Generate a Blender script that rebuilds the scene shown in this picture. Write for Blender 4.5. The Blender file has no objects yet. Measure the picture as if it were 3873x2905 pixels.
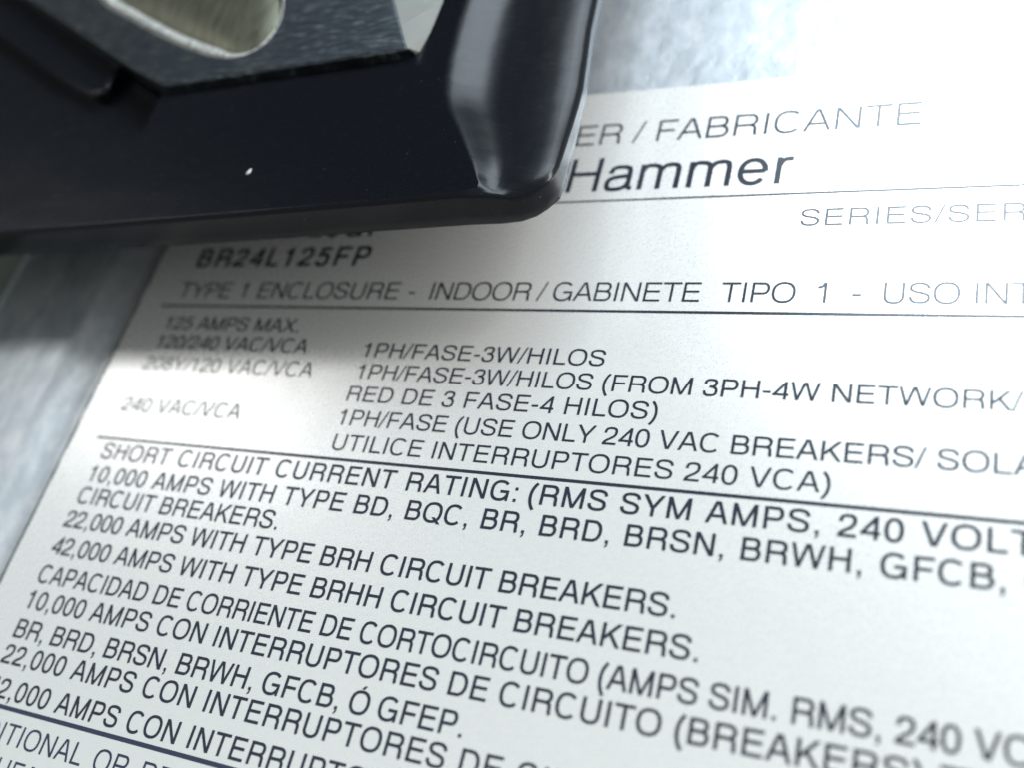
import bpy, bmesh, math, random
from mathutils import Vector, Matrix
from mathutils.geometry import delaunay_2d_cdt

# 1 Blender unit = 1 cm; the plan below is written in millimetres (U turns mm into units)
U = 0.1
sc = bpy.context.scene
sc.unit_settings.system = 'METRIC'
sc.unit_settings.scale_length = 0.01
COL = sc.collection
random.seed(4)

# ------------------------------------------------------------------ camera
CAM = Vector((79.288842, -28.046563, 67.174260))
ROT = Matrix(((0.904821, -0.0441661, 0.4234953),
    (0.2454623, 0.8668063, -0.434045),
    (-0.3479183, 0.4966852, 0.7951457)))
cd = bpy.data.cameras.new('camera')
cam = bpy.data.objects.new('camera', cd)
COL.objects.link(cam)
cam.matrix_world = Matrix.Translation(CAM * U) @ ROT.to_4x4()
cd.sensor_fit = 'HORIZONTAL'
cd.sensor_width = 36.0
cd.lens = 36.0 * 3658.208 / 3873.0
cd.clip_start = 0.05
cd.clip_end = 2000
cd.dof.use_dof = True
FOCUS_AT = Vector((57.0, 11.0, 0.0))
APERTURE = 2.1          # mm, diameter of the entrance pupil
cd.dof.focus_distance = ((FOCUS_AT - CAM).dot(-(ROT @ Vector((0, 0, 1))))) * U
cd.dof.aperture_fstop = cd.lens * 1e-3 / (APERTURE * U)
sc.camera = cam

# ------------------------------------------------------------------ light
w = bpy.data.worlds.new('World')
sc.world = w
w.use_nodes = True
nt = w.node_tree
bg = nt.nodes['Background']
bg.inputs['Strength'].default_value = 1.0
wt = nt.nodes.new('ShaderNodeTexCoord')
wd = nt.nodes.new('ShaderNodeVectorMath')       # how far a direction points to the dark back left of the room
wd.operation = 'DOT_PRODUCT'
wd.inputs[1].default_value = Vector((-0.55, 0.66, 0.52)).normalized()
wr = nt.nodes.new('ShaderNodeValToRGB')
for k, (p, c) in enumerate([(0.0, (0.47, 0.49, 0.48)), (1.0, (0.022, 0.027, 0.030))]):
    wr.color_ramp.elements[k].position = p
    wr.color_ramp.elements[k].color = (*c, 1)
wr.color_ramp.elements.new(0.62).color = (0.38, 0.40, 0.39, 1)
wr.color_ramp.elements.new(0.90).color = (0.035, 0.042, 0.046, 1)
nt.links.new(wt.outputs['Generated'], wd.inputs[0])
nt.links.new(wd.outputs['Value'], wr.inputs['Fac'])
nt.links.new(wr.outputs['Color'], bg.inputs['Color'])


def area(name, direction, dist, sx, sy, radiance, colour):
    ld = bpy.data.lights.new(name, 'AREA')
    ld.shape = 'RECTANGLE'
    ld.size, ld.size_y = sx, sy
    ld.energy = radiance * math.pi * sx * sy
    ld.color = colour
    o = bpy.data.objects.new(name, ld)
    COL.objects.link(o)
    d = Vector(direction).normalized()
    o.location = Vector((4, 1, 0)) + d * dist
    o.rotation_euler = d.to_track_quat('Z', 'X').to_euler() if False else (0, 0, 0)
    z = d
    x = (Vector((1, 0, 0)) - z * z.x).normalized()
    y = z.cross(x)
    o.matrix_world = Matrix.Translation(o.location) @ Matrix((x, y, z)).transposed().to_4x4()
    return o


# a wide bright window beyond the top right of the label
area('window_light', (0.36, 0.97, 1.0), 90, 66, 36, 14.0, (0.80, 0.91, 1.0))
# a long tube lamp running parallel to the lines of print: crisp shadow edges along it, soft ones across
area('tube_light', (1.80, 0.66, 1.0), 66, 60, 5.0, 80.0, (1.0, 0.985, 0.955))
# a bright doorway far to the left, seen mirrored in the foil just below the housing
area('doorway_light', (-0.75, 0.33, 0.66), 95, 22, 11, 6.5, (1.0, 0.99, 0.97))

vs = sc.view_settings
vs.view_transform = 'Standard'
vs.look = 'None'
vs.exposure = 0.0
vs.gamma = 1.0
vs.use_curve_mapping = False


# ------------------------------------------------------------------ helpers
def tag(o, label=None, cat=None, kind=None, group=None):
    if label: o['label'] = label
    if cat: o['category'] = cat
    if kind: o['kind'] = kind
    if group: o['group'] = group
    return o


def link(name, me, mat, parent=None):
    o = bpy.data.objects.new(name, me)
    COL.objects.link(o)
    if mat: me.materials.append(mat)
    if parent: o.parent = parent
    return o


def from_bm(name, bm, mat, parent=None, smooth=False):
    me = bpy.data.meshes.new(name)
    bm.normal_update()
    bm.to_mesh(me)
    bm.free()
    if smooth:
        for p in me.polygons: p.use_smooth = True
    return link(name, me, mat, parent)


def prism(pts, z0, z1, bevel=0, seg=2, top_only=True):
    bm = bmesh.new()
    lo = [bm.verts.new((x * U, y * U, z0 * U)) for x, y in pts]
    hi = [bm.verts.new((x * U, y * U, z1 * U)) for x, y in pts]
    n = len(pts)
    bm.faces.new(lo[::-1])
    top = bm.faces.new(hi)
    for i in range(n):
        bm.faces.new((lo[i], lo[(i + 1) % n], hi[(i + 1) % n], hi[i]))
    if bevel:
        bmesh.ops.bevel(bm, geom=list(top.edges), offset=bevel * U, segments=seg, profile=0.5, affect='EDGES')
    bmesh.ops.recalc_face_normals(bm, faces=bm.faces[:])
    return bm


def material(name, base, rough=0.4, metal=0.0, spec=0.5):
    m = bpy.data.materials.new(name)
    m.use_nodes = True
    b = m.node_tree.nodes['Principled BSDF']
    b.inputs['Base Color'].default_value = (*base, 1)
    b.inputs['Roughness'].default_value = rough
    b.inputs['Metallic'].default_value = metal
    b.inputs['Specular IOR Level'].default_value = spec
    return m, m.node_tree, b


def noise(t, scale, detail=4, rough=0.6, stretch=None, rot=0.0):
    tc = t.nodes.new('ShaderNodeTexCoord')
    mp = t.nodes.new('ShaderNodeMapping')
    mp.inputs['Scale'].default_value = stretch or (1, 1, 1)
    mp.inputs['Rotation'].default_value = (0, 0, rot)
    n = t.nodes.new('ShaderNodeTexNoise')
    n.inputs['Scale'].default_value = scale
    n.inputs['Detail'].default_value = detail
    n.inputs['Roughness'].default_value = rough
    t.links.new(tc.outputs['Object'], mp.inputs['Vector'])
    t.links.new(mp.outputs['Vector'], n.inputs['Vector'])
    return n.outputs['Fac']


def ramp(t, fac, stops):
    r = t.nodes.new('ShaderNodeValToRGB')
    e = r.color_ramp.elements
    while len(e) < len(stops): e.new(0.5)
    for k, (p, c) in enumerate(stops):
        e[k].position = p
        e[k].color = (*c, 1) if len(c) == 3 else c
    t.links.new(fac, r.inputs['Fac'])
    return r.outputs['Color']


def g(v): return (v, v, v)


def bump(t, b, fac, strength, dist):
    n = t.nodes.new('ShaderNodeBump')
    n.inputs['Strength'].default_value = strength
    n.inputs['Distance'].default_value = dist
    t.links.new(fac, n.inputs['Height'])
    prev = b.inputs['Normal'].links
    if prev: t.links.new(prev[0].from_socket, n.inputs['Normal'])
    t.links.new(n.outputs['Normal'], b.inputs['Normal'])


# ------------------------------------------------------------------ materials
# silver-white foil label
M_LABEL, t, b = material('label_foil', (0.70, 0.715, 0.70), 0.30, 0.45)
lab = ramp(t, noise(t, 9, 5, 0.65, (1, 3, 1), -0.4), [(0.25, (0.68, 0.69, 0.68)), (0.75, (0.73, 0.735, 0.725))])
dirt = ramp(t, noise(t, 17, 3, 0.55), [(0.68, g(1.0)), (0.76, g(0.95))])      # faint scattered grime spots
mixn = t.nodes.new('ShaderNodeMixRGB')
mixn.blend_type = 'MULTIPLY'
mixn.inputs['Fac'].default_value = 1.0
t.links.new(lab, mixn.inputs['Color1'])
t.links.new(dirt, mixn.inputs['Color2'])
t.links.new(mixn.outputs['Color'], b.inputs['Base Color'])
t.links.new(ramp(t, noise(t, 22, 4, 0.6), [(0.2, g(0.25)), (0.8, g(0.31))]), b.inputs['Roughness'])
bump(t, b, noise(t, 45, 2, 0.5), 0.022, 0.002)
bump(t, b, noise(t, 1.1, 2, 0.5), 0.25, 0.02)

M_INK, t, b = material('printed_ink', (0.018, 0.022, 0.034), 0.215, 0.0, 0.55)
bump(t, b, noise(t, 70, 3, 0.6), 0.08, 0.003)
M_INK_BLUE, t, b = material('printed_ink_blue', (0.022, 0.027, 0.052), 0.34, 0.0, 0.6)

# galvanised sheet
M_SHEET, t, b = material('galvanised_sheet', (0.5, 0.52, 0.54), 0.40, 0.55)
t.links.new(ramp(t, noise(t, 2.6, 6, 0.68, (1.6, 0.8, 1), 0.1), [(0.28, (0.30, 0.335, 0.365)), (0.5, (0.41, 0.445, 0.475)), (0.72, (0.55, 0.57, 0.585))]), b.inputs['Base Color'])
t.links.new(ramp(t, noise(t, 5.0, 6, 0.72, (2.6, 0.35, 1), 0.06), [(0.25, g(0.28)), (0.75, g(0.46))]), b.inputs['Roughness'])
bump(t, b, noise(t, 3.2, 4, 0.65), 0.35, 0.02)
bump(t, b, noise(t, 14.0, 4, 0.7), 0.25, 0.006)

# black moulded plastic with fine scuffs
M_BLACK, t, b = material('black_plastic', (0.004, 0.005, 0.007), 0.30, 0.0, 0.16)
scuff = noise(t, 5, 6, 0.75, (1, 9, 1), 0.62)
t.links.new(ramp(t, scuff, [(0.45, g(0.235)), (0.80, g(0.31))]), b.inputs['Roughness'])
t.links.new(ramp(t, noise(t, 26, 3, 0.7, (1, 6, 1), 0.62), [(0.63, (0.0035, 0.0045, 0.0065)), (0.78, (0.030, 0.033, 0.038))]), b.inputs['Base Color'])
dust = ramp(t, noise(t, 21, 1, 0.4, (1, 2.2, 1), 0.9), [(0.79, g(0.0)), (0.86, (0.06, 0.063, 0.066))])    # sparse specks of dust
addn = t.nodes.new('ShaderNodeMixRGB')
addn.blend_type = 'ADD'
addn.inputs['Fac'].default_value = 1.0
t.links.new(b.inputs['Base Color'].links[0].from_socket, addn.inputs['Color1'])
t.links.new(dust, addn.inputs['Color2'])
t.links.new(addn.outputs['Color'], b.inputs['Base Color'])
bump(t, b, noise(t, 1.5, 2, 0.5), 0.22, 0.04)
bump(t, b, noise(t, 36, 4, 0.7), 0.05, 0.003)

# dark plated steel and its bright worn rim, olive brass stud
M_STEEL, t, b = material('dark_plated_steel', (0.10, 0.115, 0.13), 0.36, 1.0)
t.links.new(ramp(t, noise(t, 4.0, 8, 0.74, (1, 9, 1), -0.6), [(0.34, (0.030, 0.037, 0.046)), (0.55, (0.075, 0.090, 0.105)), (0.70, (0.40, 0.44, 0.43))]), b.inputs['Base Color'])
bump(t, b, noise(t, 9, 5, 0.7, (1, 9, 1), -0.6), 0.5, 0.02)
M_RIM, t, b = material('worn_steel', (0.42, 0.42, 0.39), 0.30, 1.0)
t.links.new(ramp(t, noise(t, 26, 5, 0.8), [(0.36, g(0.10)), (0.60, (0.88, 0.88, 0.82))]), b.inputs['Base Color'])
bump(t, b, noise(t, 34, 5, 0.75), 0.9, 0.02)
M_FACET, t, b = material('filed_steel', (0.24, 0.25, 0.24), 0.46, 1.0)
bump(t, b, noise(t, 24, 5, 0.75, (1, 5, 1), -0.5), 0.7, 0.02)
M_STUD, t, b = material('olive_metal', (0.20, 0.20, 0.13), 0.42, 0.9)
t.links.new(ramp(t, noise(t, 5, 5, 0.7, (6, 0.6, 1), 0.25), [(0.3, (0.075, 0.08, 0.05)), (0.7, (0.24, 0.24, 0.19))]), b.inputs['Base Color'])
M_EDGE, _, _ = material('edge_dark_green', (0.035, 0.050, 0.045), 0.5)
M_BACK, _, _ = material('green_grey_paint', (0.10, 0.135, 0.115), 0.55)
M_LINT, _, _ = material('white_lint', (0.42, 0.43, 0.42), 0.7)

# ------------------------------------------------------------------ panel
# pressed sheet: flat under the label, a step up along the label's left side, folded down at its far left edge
prof = [(-26.8, -14), (-26.8, 0.1), (-26.6, 0.7), (-26.1, 1.1), (-25.2, 1.35), (-24, 1.42), (-18, 1.48), (-12, 1.5), (-10.6, 1.46), (-9.9, 1.33),
        (-9.2, 1.06), (-8.4, 0.68), (-7.5, 0.22), (-6.8, -0.08), (-6.2, -0.24), (-5.5, -0.28), (-4.6, -0.28), (30, -0.28), (62, -0.28), (100, -0.28), (160, -0.28)]
ysamp = [-140, -80, -40, 0, 40, 80, 120, 170]
bm = bmesh.new()
grid = [[bm.verts.new((x * U, y * U, z * U)) for x, z in prof] for y in ysamp]
for j in range(len(ysamp) - 1):
    for i in range(len(prof) - 1):
        bm.faces.new((grid[j][i], grid[j][i + 1], grid[j + 1][i + 1], grid[j + 1][i]))
panel = from_bm('panel_surface', bm, M_SHEET, smooth=True)
sol = panel.modifiers.new('thickness', 'SOLIDIFY')
sol.thickness = 1.0 * U
sol.offset = -1
back = from_bm('back_surface', prism([(-160, -140), (-25, -140), (-25, 170), (-160, 170)], -16, -13.9), M_BACK)
tag(back, 'dark green grey surface lying below the far edge of the metal sheet', kind='structure')
tag(panel, 'mottled galvanised metal sheet behind the printed white label', kind='structure')


# ------------------------------------------------------------------ label sheet
def rounded(x0, y0, x1, y1, r, n=8):
    out = []
    for cx, cy, a in ((x1 - r, y0 + r, -90), (x1 - r, y1 - r, 0), (x0 + r, y1 - r, 90), (x0 + r, y0 + r, 180)):
        for k in range(n + 1):
            q = math.radians(a + 90 * k / n)
            out.append((cx + r * math.cos(q), cy + r * math.sin(q)))
    return out


label = bpy.data.objects.new('rating_label', None)
COL.objects.link(label)
from_bm('foil_sheet', prism(rounded(-5.25, -62, 104, 43.0, 1.6), -0.275, 0.0, 0.07, 2), M_LABEL, label)
tag(label, 'silvery white printed rating label in English and Spanish, stuck on the metal sheet', 'label')

# ------------------------------------------------------------------ lettering: strokes of a plain grotesque
def bez(p,*cs):
    out=[p]
    for i in range(0,len(cs),3):
        a,b,c=cs[i:i+3]; q=out[-1]
        for k in range(1,9):
            t=k/8; u=1-t
            out.append((u**3*q[0]+3*u*u*t*a[0]+3*u*t*t*b[0]+t**3*c[0],u**3*q[1]+3*u*u*t*a[1]+3*u*t*t*b[1]+t**3*c[1]))
    return out
def sup(cx,cy,rx,ry,a0,a1,n=2.35,k=28):
    out=[]
    for i in range(k+1):
        a=math.radians(a0+(a1-a0)*i/k); c,s=math.cos(a),math.sin(a)
        out.append((cx+rx*math.copysign(abs(c)**(2/n),c),cy+ry*math.copysign(abs(s)**(2/n),s)))
    return out
def glyphs(W,H):
    """stroke skeletons of a plain grotesque alphabet: W stem, H bar thickness, caps 718 high"""
    a,b=W/2,H/2; G={}
    def v(x,y0=0,y1=718): return ('P',[(x-a,y0),(x+a,y0),(x+a,y1),(x-a,y1)])
    def h(y,x0,x1): return ('P',[(x0,y-b),(x1,y-b),(x1,y+b),(x0,y+b)])
    def d(x0,y0,x1,y1,f=1.0):
        L=math.hypot(x1-x0,y1-y0); hw=a*f*L/abs(y1-y0)*.97
        return ('P',[(x0-hw,y0),(x0+hw,y0),(x1+hw,y1),(x1-hw,y1)])
    def s(pts): return ('S',pts)
    def q(cx,cy,rx,ry,a0,a1,n=2.35): return s(sup(cx,cy,rx,ry,a0,a1,n))
    T,M=718-b,375
    G['A']=(667,[d(14+a,0,334-a*.45,718),d(654-a,0,334+a*.45,718),h(238,150,520)])
    def bowl(y0,y1,x0,xs,x1): # open to the left stem
        cy=(y0+y1)/2; ry=(y1-y0)/2
        return s([(x0,y1),(xs,y1)]+sup(xs,cy,x1-xs,ry,90,-90,2.2)[1:-1]+[(xs,y0),(x0,y0)])
    G['B']=(667,[v(74+a),bowl(M+4,T,74+a,400,588-a),bowl(b,M+4,74+a,400,627-a)])
    G['C']=(722,[q(369,359,325-a,378-b,42,318)])
    G['D']=(722,[v(81+a),bowl(b,T,81+a,365,674-a)])
    G['E']=(667,[v(86+a),h(T,86,609),h(M,86,580),h(b,86,616)])
    G['F']=(611,[v(86+a),h(T,86,583),h(350,86,530)])
    G['G']=(778,[q(385,359,337-a,378-b,42,345),h(330+0,395,704),('P',[(704-W*.86,0),(704,0),(704,330+b),(704-W*.86,330+b)])])
    G['H']=(722,[v(77+a),v(646-a),h(M+5,77,646)])
    G['I']=(278,[v(139)])
    G['K']=(667,[v(76+a),d(150,235,590,718),d(610,0,318,418)])
    G['L']=(556,[v(76+a),h(b,76,537)])
    G['M']=(833,[v(73+a),v(761-a),d(73+a*1.15,718,417,0,.95),d(761-a*1.15,718,417,0,.95)])
    G['N']=(722,[v(76+a*.95),v(646-a*.95),d(76+a*1.15,718,646-a*1.15,0)])
    O=q(389,359,350-a,378-b,0,360)
    G['O']=(778,[O])
    G['\u00d3']=(778,[O,d(380,765,455,875,.8)])
    G['P']=(667,[v(86+a),bowl(318,T,86+a,420,622-a)])
    G['Q']=(778,[O,d(690,-40,455,190,.9)])
    G['R']=(722,[v(88+a),bowl(345,T,88+a,440,655-a),s(bez((440,345),(545,345),(600,305),(605,205),(608,110),(605,45),(640,0)))])
    G['S']=(667,[s(bez((574,510),(570,632),(480,718-b*.8),(338,718-b*.8),(190,718-b*.8),(49+a,640),(49+a+8,535),(49+a+12,430),(200,408),(335,376),(480,342),(620-a,305),(620-a,200),(620-a,80),(490,b*.8),(338,b*.8),(180,b*.8),(90,95),(90,232)))])
    G['T']=(611,[v(306),h(T,14,597)])
    G['U']=(722,[('P',[(79,240),(79+W,240),(79+W,718),(79,718)]),('P',[(644-W,240),(644,240),(644,718),(644-W,718)]),s([(79+a,250)]+sup(361.5,245,282.5-a,264-b,180,360,2.3)+[(644-a,250)])])
    G['V']=(667,[d(20+a,718,333-a*.3,0),d(647-a,718,333+a*.3,0)])
    G['W']=(944,[d(16+a,718,240,0,.95),d(472-a*.3,718,240,0,.95),d(472+a*.3,718,704,0,.95),d(928-a,718,704,0,.95)])
    G['X']=(667,[d(19+a,0,648-a,718),d(648-a,0,19+a,718)])
    G['Y']=(667,[v(333,0,330),d(14+a,718,333,270),d(653-a,718,333,270)])
    G['Z']=(611,[h(T,40,580),h(b,23,588),d(75,H*.6,535,718-H*.6)])
    Z=q(278,350,241-a,369-b,0,360,2.3)
    G['0']=(556,[Z])
    G['1']=(556,[v(359-a,0,709),s([(105,545),(190,552),(250,590),(300,690)])])
    G['2']=(556,[s(bez((40+a,470),(40+a,620),(150,709-b),(275,709-b),(400,709-b),(507-a,630),(507-a,510),(507-a,390),(400,330),(300,265),(180,190),(95,140),(75,b))),h(b,34,507)])
    G['3']=(556,[s(bez((48+a,500),(55+a,630),(150,709-b),(270,709-b),(400,709-b),(490-a,640),(490-a,545),(490-a,440),(400,390),(230,385),)),s(bez((230,385),(420,388),(522-a,310),(522-a,200),(522-a,70),(410,-10+b),(275,-10+b),(140,-10+b),(40+a,70),(36+a,210)))])
    G['4']=(556,[v(425-a*.2,0,709),h(195,25,523),d(75,200,420,709-20,.95)])
    G['5']=(556,[h(688-b+10,110,490),d(85+a*1.0,330,130+a*.8,698,.9),s(bez((75+a*.6,350),(150,420),(210,440),(275,440),(410,440),(514-a,350),(514-a,225),(514-a,80),(410,-10+b),(265,-10+b),(150,-10+b),(50+a,60),(36+a,180)))])
    G['6']=(556,[q(283,225,235-a,236-b,0,360,2.2),s(bez((500-a,540),(485,640),(410,709-b),(295,709-b),(120,709-b),(38+a,560),(38+a,330),(38+a,290),(38+a,250),(40+a,220)))])
    G['8']=(556,[q(278,535,218-a,174-b,0,360,2.15),q(278,192,239-a,211-b,0,360,2.2)])
    G['.']=(278,[('P',[(87,0),(191,0),(191,106),(87,106)])])
    G[',']=(278,[('P',[(87,0),(191,0),(191,106),(87,106)]),('P',[(150,10),(191,10),(176,-90),(95,-147),(95,-110)])])
    G[':']=(278,[('P',[(87,0),(191,0),(191,106),(87,106)]),('P',[(87,410),(191,410),(191,516),(87,516)])])
    G['/']=(278,[d(15,-19,263,737,.75)])
    G['(']=(333,[s(bez((275,733),(160,600),(110,440),(110,263),(110,90),(160,-70),(275,-207)))])
    G[')']=(333,[s(bez((58,733),(173,600),(223,440),(223,263),(223,90),(173,-70),(58,-207)))])
    G['-']=(333,[h(277,44,289)])
    G['a']=(556,[s(bez((70+a,365),(75+a,470),(160,538-b),(275,538-b),(400,538-b),(463-a*.3,480),(463-a*.3,380),(463-a*.3,300),(463-a*.3,200),(463-a*.3,110),(463-a*.3,50),(480,b),(530,b))),s(bez((463-a*.3,330),(440,295),(380,300),(260,285),(120,268),(36+a,225),(36+a,145),(36+a,50),(110,-15+b),(210,-15+b),(340,-15+b),(463-a*.3,60),(463-a*.3,200)))])
    G['e']=(556,[h(270,60,515-a),q(278,262,237-a,276-b,0,322,2.15)])
    G['m']=(833,[v(65+a,0,523),s(bez((65+a,330),(75+a,450),(160,538-b),(245,538-b),(340,538-b),(417,480),(417,380),(417,250),(417,120),(417,0))),s(bez((417,330),(425,450),(510,538-b),(590,538-b),(690,538-b),(769-a,480),(769-a,370),(769-a,250),(769-a,120),(769-a,0)))])
    G['r']=(333,[v(77+a,0,523),s(bez((77+a,300),(85+a,420),(170,520),(332,523-b)))])
    G['u']=(556,[v(480-a,0,523),s(bez((75+a,523),(75+a,400),(75+a,260),(75+a,160),(75+a,60),(140,-15+b),(240,-15+b),(360,-15+b),(480-a,70),(480-a,230)))])
    G['t']=(278,[s(bez((130,669),(130,500),(130,250),(130,120),(130,50),(160,b),(257,b))),h(523-b,14,257)])
    G['l']=(222,[v(111)])
    G[' ']=(278,[])
    return G

ADV = {k: v[0] for k, v in glyphs(84, 76).items()}
_cache = {}


def ribbon(pts, W, H):
    """quads along a centre line, thinner where it runs level"""
    out = []
    n = len(pts)
    closed = math.dist(pts[0], pts[-1]) < 1e-3
    if closed: pts = pts[:-1]; n -= 1
    L, R = [], []
    for i, p in enumerate(pts):
        if closed: a, c = pts[i - 1], pts[(i + 1) % n]
        else: a, c = pts[max(0, i - 1)], pts[min(n - 1, i + 1)]
        dx, dy = c[0] - a[0], c[1] - a[1]
        l = math.hypot(dx, dy) or 1
        nx, ny = -dy / l, dx / l
        hw = (W * nx * nx + H * ny * ny) / 2
        L.append((p[0] + nx * hw, p[1] + ny * hw)); R.append((p[0] - nx * hw, p[1] - ny * hw))
    for i in range(n if closed else n - 1):
        j = (i + 1) % n
        out.append([R[i], R[j], L[j], L[i]])
    return out


def ccw(p):
    s = sum(p[i - 1][0] * p[i][1] - p[i][0] * p[i - 1][1] for i in range(len(p)))
    return p if s > 0 else p[::-1]


def glyph(ch, W):
    key = (ch, W)
    if key in _cache: return _cache[key]
    H = W * 0.90
    adv, parts = glyphs(W, H)[ch]
    polys = []
    for kind, pts in parts:
        polys += [pts] if kind == 'P' else ribbon(pts, W, H)
    V, F = [], []
    for p in polys:
        p = ccw(p)
        F.append(list(range(len(V), len(V) + len(p))))
        V += [Vector(q) for q in p]
    if not V:
        r = ([], [])
    else:
        vs_, _, fs, _, _, of = delaunay_2d_cdt(V, [], F, 0, 1e-3)
        r = ([(v.x, v.y) for v in vs_], [f for f, o in zip(fs, of) if o])
    _cache[key] = r
    return r


SECTION = {}                # lettering of one section of the print and its ruled line: material, vertices, faces


def text_line(section, text, x0, y, cap, k, t, s, W=84, z=0.03):
    """x0: pen start, k: letter scale across, t: tracking, s: extra space at blanks (all mm)"""
    verts, faces = SECTION.setdefault(section, ([], []))
    pen = x0
    for ch in text:
        gv, gf = glyph(ch, W)
        o = len(verts)
        verts += [((pen + gx / 718 * k) * U, (y + gy / 718 * cap) * U, z * U) for gx, gy in gv]
        faces += [[o + i for i in f] for f in gf]
        pen += ADV[ch] / 718 * k + t + (s if ch == ' ' else 0)


for args in [
    ('maker', 'MANUFACTURER / FABRICANTE', 16.10, 36.03, 2.62, 2.697, 0.029, -0.068, 70),
    ('maker', 'Hammer', 42.94, 30.09, 4.15, 4.070, 0.002, 0.000, 86),
    ('supply', 'SERIES/SERIE', 65.86, 25.32, 1.78, 1.961, 0.103, 0.000, 72),
    ('supply', 'BR24L125FP', 0.60, 21.56, 2.50, 2.505, 0.251, 0.000, 128),
    ('supply', 'BR24L125GF', 0.60, 25.35, 2.50, 2.505, 0.251, 0.0, 128),
    ('supply', 'TYPE 1 ENCLOSURE -', 0.27, 17.46, 2.00, 2.023, 0.025, 0.063, 78),
    ('supply', 'INDOOR / GABINETE', 31.99, 17.46, 2.00, 2.009, -0.049, -0.072, 76),
    ('supply', 'TIPO  1  -  USO INTERIOR', 60.32, 17.46, 1.98, 1.945, -0.027, -0.043, 74),
    ('supply', '125 AMPS MAX.', 0.30, 13.35, 1.62, 1.740, 0.011, 0.003, 90),
    ('supply', '120/240 VAC/VCA', 0.35, 10.97, 1.62, 1.740, 0.001, 0.000, 90),
    ('supply', '208Y/120 VAC/VCA', 0.07, 8.33, 1.62, 1.740, 0.025, 0.007, 90),
    ('supply', '240 VAC/VCA', -0.17, 3.24, 1.62, 1.741, 0.038, 0.015, 90),
    ('supply', '1PH/FASE-3W/HILOS', 26.81, 10.78, 1.62, 1.771, 0.017, 0.000, 90),
    ('supply', '1PH/FASE-3W/HILOS (FROM 3PH-4W NETWORK/', 27.01, 8.39, 1.62, 1.742, -0.009, 0.017, 90),
    ('supply', 'RED DE 3 FASE-4 HILOS)', 26.86, 5.96, 1.62, 1.779, 0.022, 0.030, 90),
    ('supply', '1PH/FASE (USE ONLY 240 VAC BREAKERS/ SOLAMENTE', 26.83, 3.45, 1.62, 1.747, -0.006, -0.030, 90),
    ('supply', 'UTILICE INTERRUPTORES 240 VCA)', 27.19, 0.90, 1.62, 1.787, 0.029, -0.009, 90),
    ('short_circuit', 'SHORT CIRCUIT CURRENT RATING:', 0.11, -2.29, 1.76, 1.842, 0.076, 0.096, 105),
    ('short_circuit', '(RMS SYM AMPS, 240 VOLTS', 47.67, -2.29, 1.76, 1.879, 0.065, 0.084, 105),
    ('short_circuit', '10,000 AMPS WITH TYPE BD, BQC, BR, BRD, BRSN, BRWH, GFCB, O GFEP', -0.25, -4.86, 1.76, 1.823, 0.039, 0.066, 105),
    ('short_circuit', 'CIRCUIT BREAKERS.', -0.18, -7.25, 1.76, 1.794, 0.003, -0.032, 105),
    ('short_circuit', '22,000 AMPS WITH TYPE BRH CIRCUIT BREAKERS.', -0.39, -9.79, 1.76, 1.829, -0.021, 0.014, 105),
    ('short_circuit', '42,000 AMPS WITH TYPE BRHH CIRCUIT BREAKERS.', -0.37, -12.59, 1.76, 1.828, -0.012, 0.001, 105),
    ('short_circuit', 'CAPACIDAD DE', -0.40, -15.49, 1.76, 1.744, -0.012, -0.014, 105),
    ('short_circuit', 'CORRIENTE DE CORTOCIRCUITO (AMPS SIM. RMS, 240 VCA', 18.25, -15.49, 1.76, 1.696, -0.028, -0.016, 105),
    ('short_circuit', '10,000 AMPS CON INTERRUPTORES DE CIRCUITO (BREAKERS) TYPE', -0.45, -18.02, 1.76, 1.825, 0.014, -0.003, 105),
    ('short_circuit', 'BR, BRD, BRSN, BRWH, GFCB, Ó GFEP.', -0.18, -20.80, 1.76, 1.853, -0.018, -0.083, 105),
    ('short_circuit', '22,000 AMPS CON INTERRUPTORES DE CIRCUITO', -0.09, -23.18, 1.76, 1.858, 0.050, 0.044, 105),
    ('short_circuit', '42,000 AMPS CON INTERRUPTORES DE CIRCUITO', -0.15, -26.11, 1.76, 1.850, 0.046, 0.041, 105),
]:
    text_line(*args)
text_line('notes', 'ADDITIONAL OR REPLACEMENT', -5.1 + 3.4, -29.55, 1.72, 1.83, 0.06, 0.35, 88)
text_line('notes', 'MANUFACTURER', -0.6, -32.3, 1.72, 1.83, 0.02, 0.2, 84)


def rule(section, x0, x1, y, th):
    verts, faces = SECTION[section]
    o = len(verts)
    verts += [(a * U, c * U, 0.03 * U) for a, c in ((x0, y - th / 2), (x1, y - th / 2), (x1, y + th / 2), (x0, y + th / 2))]
    faces.append([o, o + 1, o + 2, o + 3])


rule('maker', 16.0, 100, 28.88, 0.17)
rule('supply', -1.4, 100, 16.38, 0.24)
rule('short_circuit', -1.4, 100, 0.0, 0.27)
rule('notes', -1.4, 100, -26.74, 0.36)
for section, (verts, faces) in SECTION.items():
    me = bpy.data.meshes.new('lettering')
    me.from_pydata(verts, [], faces)
    bm = bmesh.new()
    bm.from_mesh(me)
    for f in bm.faces:
        f.normal_update()
        if f.normal.z < 0: f.normal_flip()
    bm.to_mesh(me)
    bm.free()
    o = link('lettering', me, M_INK_BLUE if section == 'notes' else M_INK, label)
    if section == 'notes': o['label'] = 'bluish lettering below the lowest ruled line'

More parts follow.
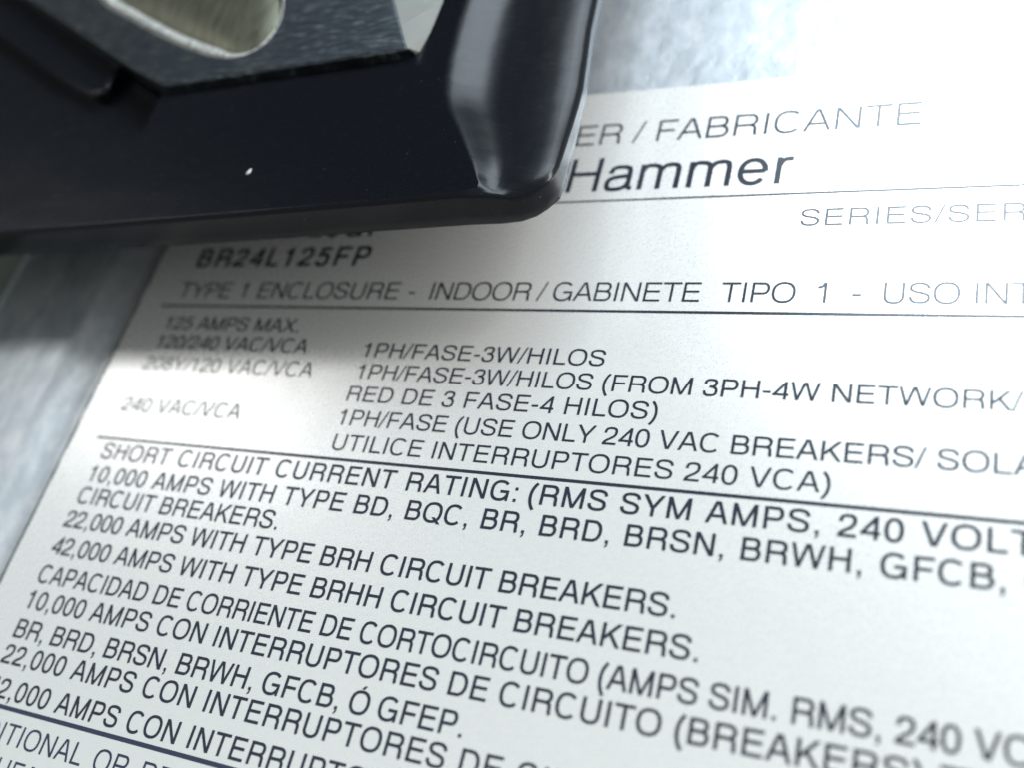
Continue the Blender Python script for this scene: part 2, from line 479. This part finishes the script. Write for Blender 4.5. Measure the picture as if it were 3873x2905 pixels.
# thin dark green strip laid along the label's left side
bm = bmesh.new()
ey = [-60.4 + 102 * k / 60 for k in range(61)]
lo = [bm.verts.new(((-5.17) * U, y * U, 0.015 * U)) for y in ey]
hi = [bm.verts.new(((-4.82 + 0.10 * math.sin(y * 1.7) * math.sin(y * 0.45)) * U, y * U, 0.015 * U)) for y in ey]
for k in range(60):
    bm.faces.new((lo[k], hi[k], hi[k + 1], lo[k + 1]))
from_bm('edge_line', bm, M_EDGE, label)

# ------------------------------------------------------------------ black housing
block = bpy.data.objects.new('terminal_housing', None)
COL.objects.link(block)
block.location = (10 * U, 70 * U, 0)
bpy.context.view_layer.update()
tag(block, 'black moulded plastic housing with a dark steel plate, overhanging the label', 'terminal block')


def part(name, bm, mat, smooth=False, parent=None):
    o = from_bm(name, bm, mat, None, smooth)
    if parent is None:
        o.parent = block
        o.matrix_parent_inverse = Matrix.Translation(-block.location)
    else:
        o.parent = parent
    return o


ZB, ZT = 9.2, 13.5
# (outer edge, inner edge of the top face): straight front, rounded corner, wide dished flank
ST = [((-72, 13.75), (-72, 14.2)), ((-40, 15.1), (-40, 15.55)), ((-16, 16.1), (-16, 16.55)), ((0, 16.65), (0, 17.1)), ((19.3, 17.45), (19.3, 17.9)), ((32, 18.1), (32, 18.55)),
      ((41, 18.62), (40.6, 19.05)), ((43.7, 18.8), (42.6, 19.35)), ((45.4, 19.1), (42.6, 19.9)), ((46.6, 19.6), (42.2, 20.5)), ((47.4, 20.3), (41.8, 21.2)), ((48.2, 21.3), (41.2, 22.2)),
      ((48.35, 23.0), (40.1, 23.9)), ((48.25, 25.5), (38.6, 26.2)), ((48.15, 28.0), (37.0, 28.5)), ((48.05, 30.3), (35.9, 30.6)), ((47.95, 32.5), (35.3, 32.8)), ((47.6, 35.5), (34.85, 35.6)),
      ((47.05, 40.0), (34.4, 40.2)), ((46.65, 46), (34.1, 46)), ((46.0, 60), (34.4, 60)), ((45.0, 96), (36.0, 96))]
DROP = [(0, 0), (0.03, 0.004), (0.08, 0.018), (0.16, 0.05), (0.25, 0.085), (0.33, 0.110), (0.42, 0.124), (0.55, 0.137), (0.68, 0.150), (0.80, 0.165), (0.90, 0.182), (0.96, 0.20), (1.0, 0.235)]
bm = bmesh.new()
rows = []
for (ox, oy), (ix, iy) in ST:
    wd = math.hypot(ox - ix, oy - iy)
    r = []
    f = min(1, max(0, (wd - 0.6) / 2.6))           # 0: plain rounded front edge, 1: dished flank
    for u, dz in DROP:
        a = u * math.pi / 2
        zf = ZT - 0.45 * (1 - math.cos(a))
        zs = ZT - min(dz * max(wd, 7.0) * 0.98, 3.0)
        r.append(((ix + (ox - ix) * (math.sin(a) * (1 - f) + u * f)), (iy + (oy - iy) * (math.sin(a) * (1 - f) + u * f)), zf * (1 - f) + zs * f))
    zl = r[-1][2]
    ex, ey = (ox - ix) / wd, (oy - iy) / wd
    cut = 0.20 * (1 - f) + 0.1                     # the front face leans inwards below
    r += [(ox - ex * cut * q, oy - ey * cut * q, zl - (zl - ZB) * q) for q in (0.12, 0.6, 0.93)]
    r.append((ox - ex * (cut + 0.2), oy - ey * (cut + 0.2), ZB))
    rows.append([bm.verts.new((x * U, y * U, z * U)) for x, y, z in r])
for i in range(len(rows) - 1):
    for j in range(len(rows[0]) - 1):
        bm.faces.new((rows[i][j], rows[i][j + 1], rows[i + 1][j + 1], rows[i + 1][j])).smooth = True
# flat top with the pocket's two edges cut out of it, pocket walls and floor, underside
P_FRONT = [(-72, 25.5), (0.55, 28.7)]
P_SIDE = [(0.4, 35.5), (0.2, 96)]
V = lambda x, y, z: bm.verts.new((x * U, y * U, z * U))
pk = [V(x, y, ZT) for x, y in (P_FRONT[0], (-0.1, 28.65), (0.40, 28.85), (0.62, 29.25), P_SIDE[0], P_SIDE[1])]
ftop = bm.faces.new([r[0] for r in rows] + pk[::-1])
pr = [V(x, y, ZT - 0.35) for x, y in ((-72, 25.8), (-0.25, 28.95), (0.12, 29.05), (0.30, 29.4), (0.1, 35.5), (-0.1, 96))]
pl = [V(v.co.x / U, v.co.y / U, 10.7) for v in pr]
for k in range(5):
    bm.faces.new((pk[k], pk[k + 1], pr[k + 1], pr[k])).smooth = True
    bm.faces.new((pr[k], pr[k + 1], pl[k + 1], pl[k]))
corner = V(-72, 96, 10.7)
bm.faces.new(pl + [corner])
under = [r[-1] for r in rows] + [V(-72, 96, ZB)]
bm.faces.new(under[::-1])
bmesh.ops.triangulate(bm, faces=[ftop])
bmesh.ops.recalc_face_normals(bm, faces=bm.faces[:])
housing = part('housing', bm, M_BLACK)
part('mounting_post', prism(rounded(-20, 66, 30, 92, 4), -0.15, 10.0), M_BLACK)

# raised ledge inside the pocket, with a worn rounded edge
part('inner_ledge', prism([(-70, 96), (-70, 69.2), (-40.6, 52.3), (-22.3, 41.7), (-13.2, 37.2), (-12.2, 36.95), (-11.3, 37.3), (-11.0, 38.2), (-10.4, 46), (-8, 96)], 10.5, 12.3, 0.5, 4), M_BLACK)


# dark steel plate: angular outline, a sloping facet along its right side, and an oval bore
def smooth_loop(pts, n=8):
    out = []
    m = len(pts)
    for i in range(m):
        p0, p1, p2, p3 = (Vector(pts[(i + q) % m]) for q in (-1, 0, 1, 2))
        for k in range(n):
            s = k / n
            v = 0.5 * ((2 * p1) + (p2 - p0) * s + (2 * p0 - 5 * p1 + 4 * p2 - p3) * s * s + (3 * p1 - p0 - 3 * p2 + p3) * s ** 3)
            out.append((v.x, v.y))
    return out


BORE = smooth_loop([(-16.3, 50.6), (-10.6, 47.2), (-5.3, 44.2), (-0.5, 41.6), (5.4, 38.9), (9.0, 37.7), (11.7, 38.0), (13.2, 39.8), (13.4, 42.5), (12.0, 46.5), (8.0, 52.5), (2, 58), (-6, 62), (-13, 62), (-18, 59), (-19, 54.5)], 6)
OUT = [(-62, 71.6), (-29.6, 52.4), (-4.5, 37.6), (1.2, 34.65), (2.0, 34.45), (16, 35.05), (29.6, 35.55)]
FAC_IN = [(31.0, 35.75), (29.2, 38.9), (26.9, 43.2), (22.5, 52), (20, 70), (20, 96)]
FAC_OUT = [(31.6, 36.3), (31.95, 38.9), (32.0, 43.2), (32.2, 52), (33, 70), (33, 96)]
ZP = 14.6
bm = bmesh.new()


def offset_in(loop, d):
    n = len(loop)
    out = []
    for i in range(n):
        ax, ay = loop[i - 1]; cx, cy = loop[(i + 1) % n]
        dx, dy = cx - ax, cy - ay
        l = math.hypot(dx, dy)
        out.append((loop[i][0] - dy / l * d, loop[i][1] + dx / l * d))
    return out


outer = OUT + FAC_IN + [(-62, 96)]
o_top = offset_in(outer, 0.22)
allv = [Vector(p) for p in o_top] + [Vector(p) for p in BORE]
no, nb = len(o_top), len(BORE)
edges = [(i, (i + 1) % no) for i in range(no)] + [(no + i, no + (i + 1) % nb) for i in range(nb)]
cv, _, cf, ov, _, _ = delaunay_2d_cdt(allv, edges, [], 1, 1e-4)


def inside(p, loop):
    c = False
    for i in range(len(loop)):
        (x0, y0), (x1, y1) = loop[i - 1], loop[i]
        if (y0 > p[1]) != (y1 > p[1]) and p[0] < (x1 - x0) * (p[1] - y0) / (y1 - y0) + x0: c = not c
    return c


tv = [bm.verts.new((v.x * U, v.y * U, ZP * U)) for v in cv]
for f in cf:
    c = sum((cv[i] for i in f), Vector((0, 0))) / len(f)
    if inside(c, o_top) and not inside(c, BORE): bm.faces.new([tv[i] for i in f])
where = {}
for i, src in enumerate(ov):
    for s_ in src: where[s_] = tv[i]
ring_t = [where[i] for i in range(no)]
ring_m = [bm.verts.new((x * U, y * U, (ZP - 0.22) * U)) for x, y in outer]
ring_b = [bm.verts.new((x * U, y * U, 12.4 * U)) for x, y in outer]
for i in range(no):
    j = (i + 1) % no
    bm.faces.new((ring_t[i], ring_m[i], ring_m[j], ring_t[j])).smooth = True
    bm.faces.new((ring_m[i], ring_b[i], ring_b[j], ring_m[j]))
bmesh.ops.recalc_face_normals(bm, faces=bm.faces[:])
plate = part('steel_plate', bm, M_STEEL)
# sloping bright facet
bm = bmesh.new()
a_ = [bm.verts.new((x * U, y * U, (ZP - 0.03) * U)) for x, y in FAC_IN]
b_ = [bm.verts.new((x * U, y * U, (ZP - 1.1) * U)) for x, y in FAC_OUT]
c_ = [bm.verts.new((x * U, y * U, 12.4 * U)) for x, y in FAC_OUT]
for i in range(5):
    bm.faces.new((a_[i], b_[i], b_[i + 1], a_[i + 1]))
    bm.faces.new((b_[i], c_[i], c_[i + 1], b_[i + 1]))
bm.faces.new((a_[0], c_[0], b_[0]))
bmesh.ops.recalc_face_normals(bm, faces=bm.faces[:])
part('bevelled_facet', bm, M_FACET, parent=plate)
# rounded worn rim of the bore and the bore wall
bm = bmesh.new()
secs = [(-0.55, 0.02), (-0.35, 0.22), (-0.05, 0.33), (0.3, 0.28), (0.65, 0.10), (0.95, -0.25), (1.1, -0.7), (1.1, -3.2)]
rings = []
for dd_, dz in secs:
    lp = offset_in(BORE, dd_)
    rg = []
    for (x, y), (x0, y0) in zip(lp, BORE):
        f = min(1, max(0.12, (13.0 - x0) / 7.0)) if y0 < 52 else 1      # worn down to nothing at the right end
        rg.append(bm.verts.new(((x0 + (x - x0) * f) * U, (y0 + (y - y0) * f) * U, (ZP + (dz * f if dz > -1 else dz)) * U)))
    rings.append(rg)
for q in range(len(rings) - 1):
    for i in range(nb):
        j = (i + 1) % nb
        bm.faces.new((rings[q][i], rings[q][j], rings[q + 1][j], rings[q + 1][i])).smooth = True
bmesh.ops.recalc_face_normals(bm, faces=bm.faces[:])
part('bore_rim', bm, M_RIM, parent=plate)
# stud filling the bore, domed towards its right end
bm = bmesh.new()
lp = BORE
cx = sum(p[0] for p in lp) / nb; cy = sum(p[1] for p in lp) / nb
prev = None
for q, (sc_, z) in enumerate([(0.99, 11.5), (0.975, 12.9), (0.90, 13.5), (0.75, 13.95), (0.5, 14.3), (0.2, 14.45)]):
    rg = [bm.verts.new(((cx + (x - cx) * sc_) * U, (cy + (y - cy) * sc_) * U, z * U)) for x, y in lp]
    if prev:
        for i in range(nb):
            j = (i + 1) % nb
            bm.faces.new((prev[i], prev[j], rg[j], rg[i])).smooth = True
    prev = rg
bm.faces.new(prev)
bmesh.ops.recalc_face_normals(bm, faces=bm.faces[:])
part('brass_stud', bm, M_STUD, parent=plate)

# ------------------------------------------------------------------ fleck of lint on the housing
bm = bmesh.new()
bmesh.ops.create_icosphere(bm, subdivisions=2, radius=0.2 * U)
for v in bm.verts:
    v.co.x *= 1.7 + 0.5 * math.sin(v.co.y * 90)
    v.co.z *= 0.45
    v.co *= 0.9 + 0.25 * random.random()
lint = from_bm('lint_fleck', bm, M_LINT, smooth=True)
lint.location = (17.7 * U, 22.5 * U, (ZT + 0.06) * U)
lint.rotation_euler = (0, 0, 1.1)
tag(lint, 'tiny white lint fleck lying on the black housing', 'lint')
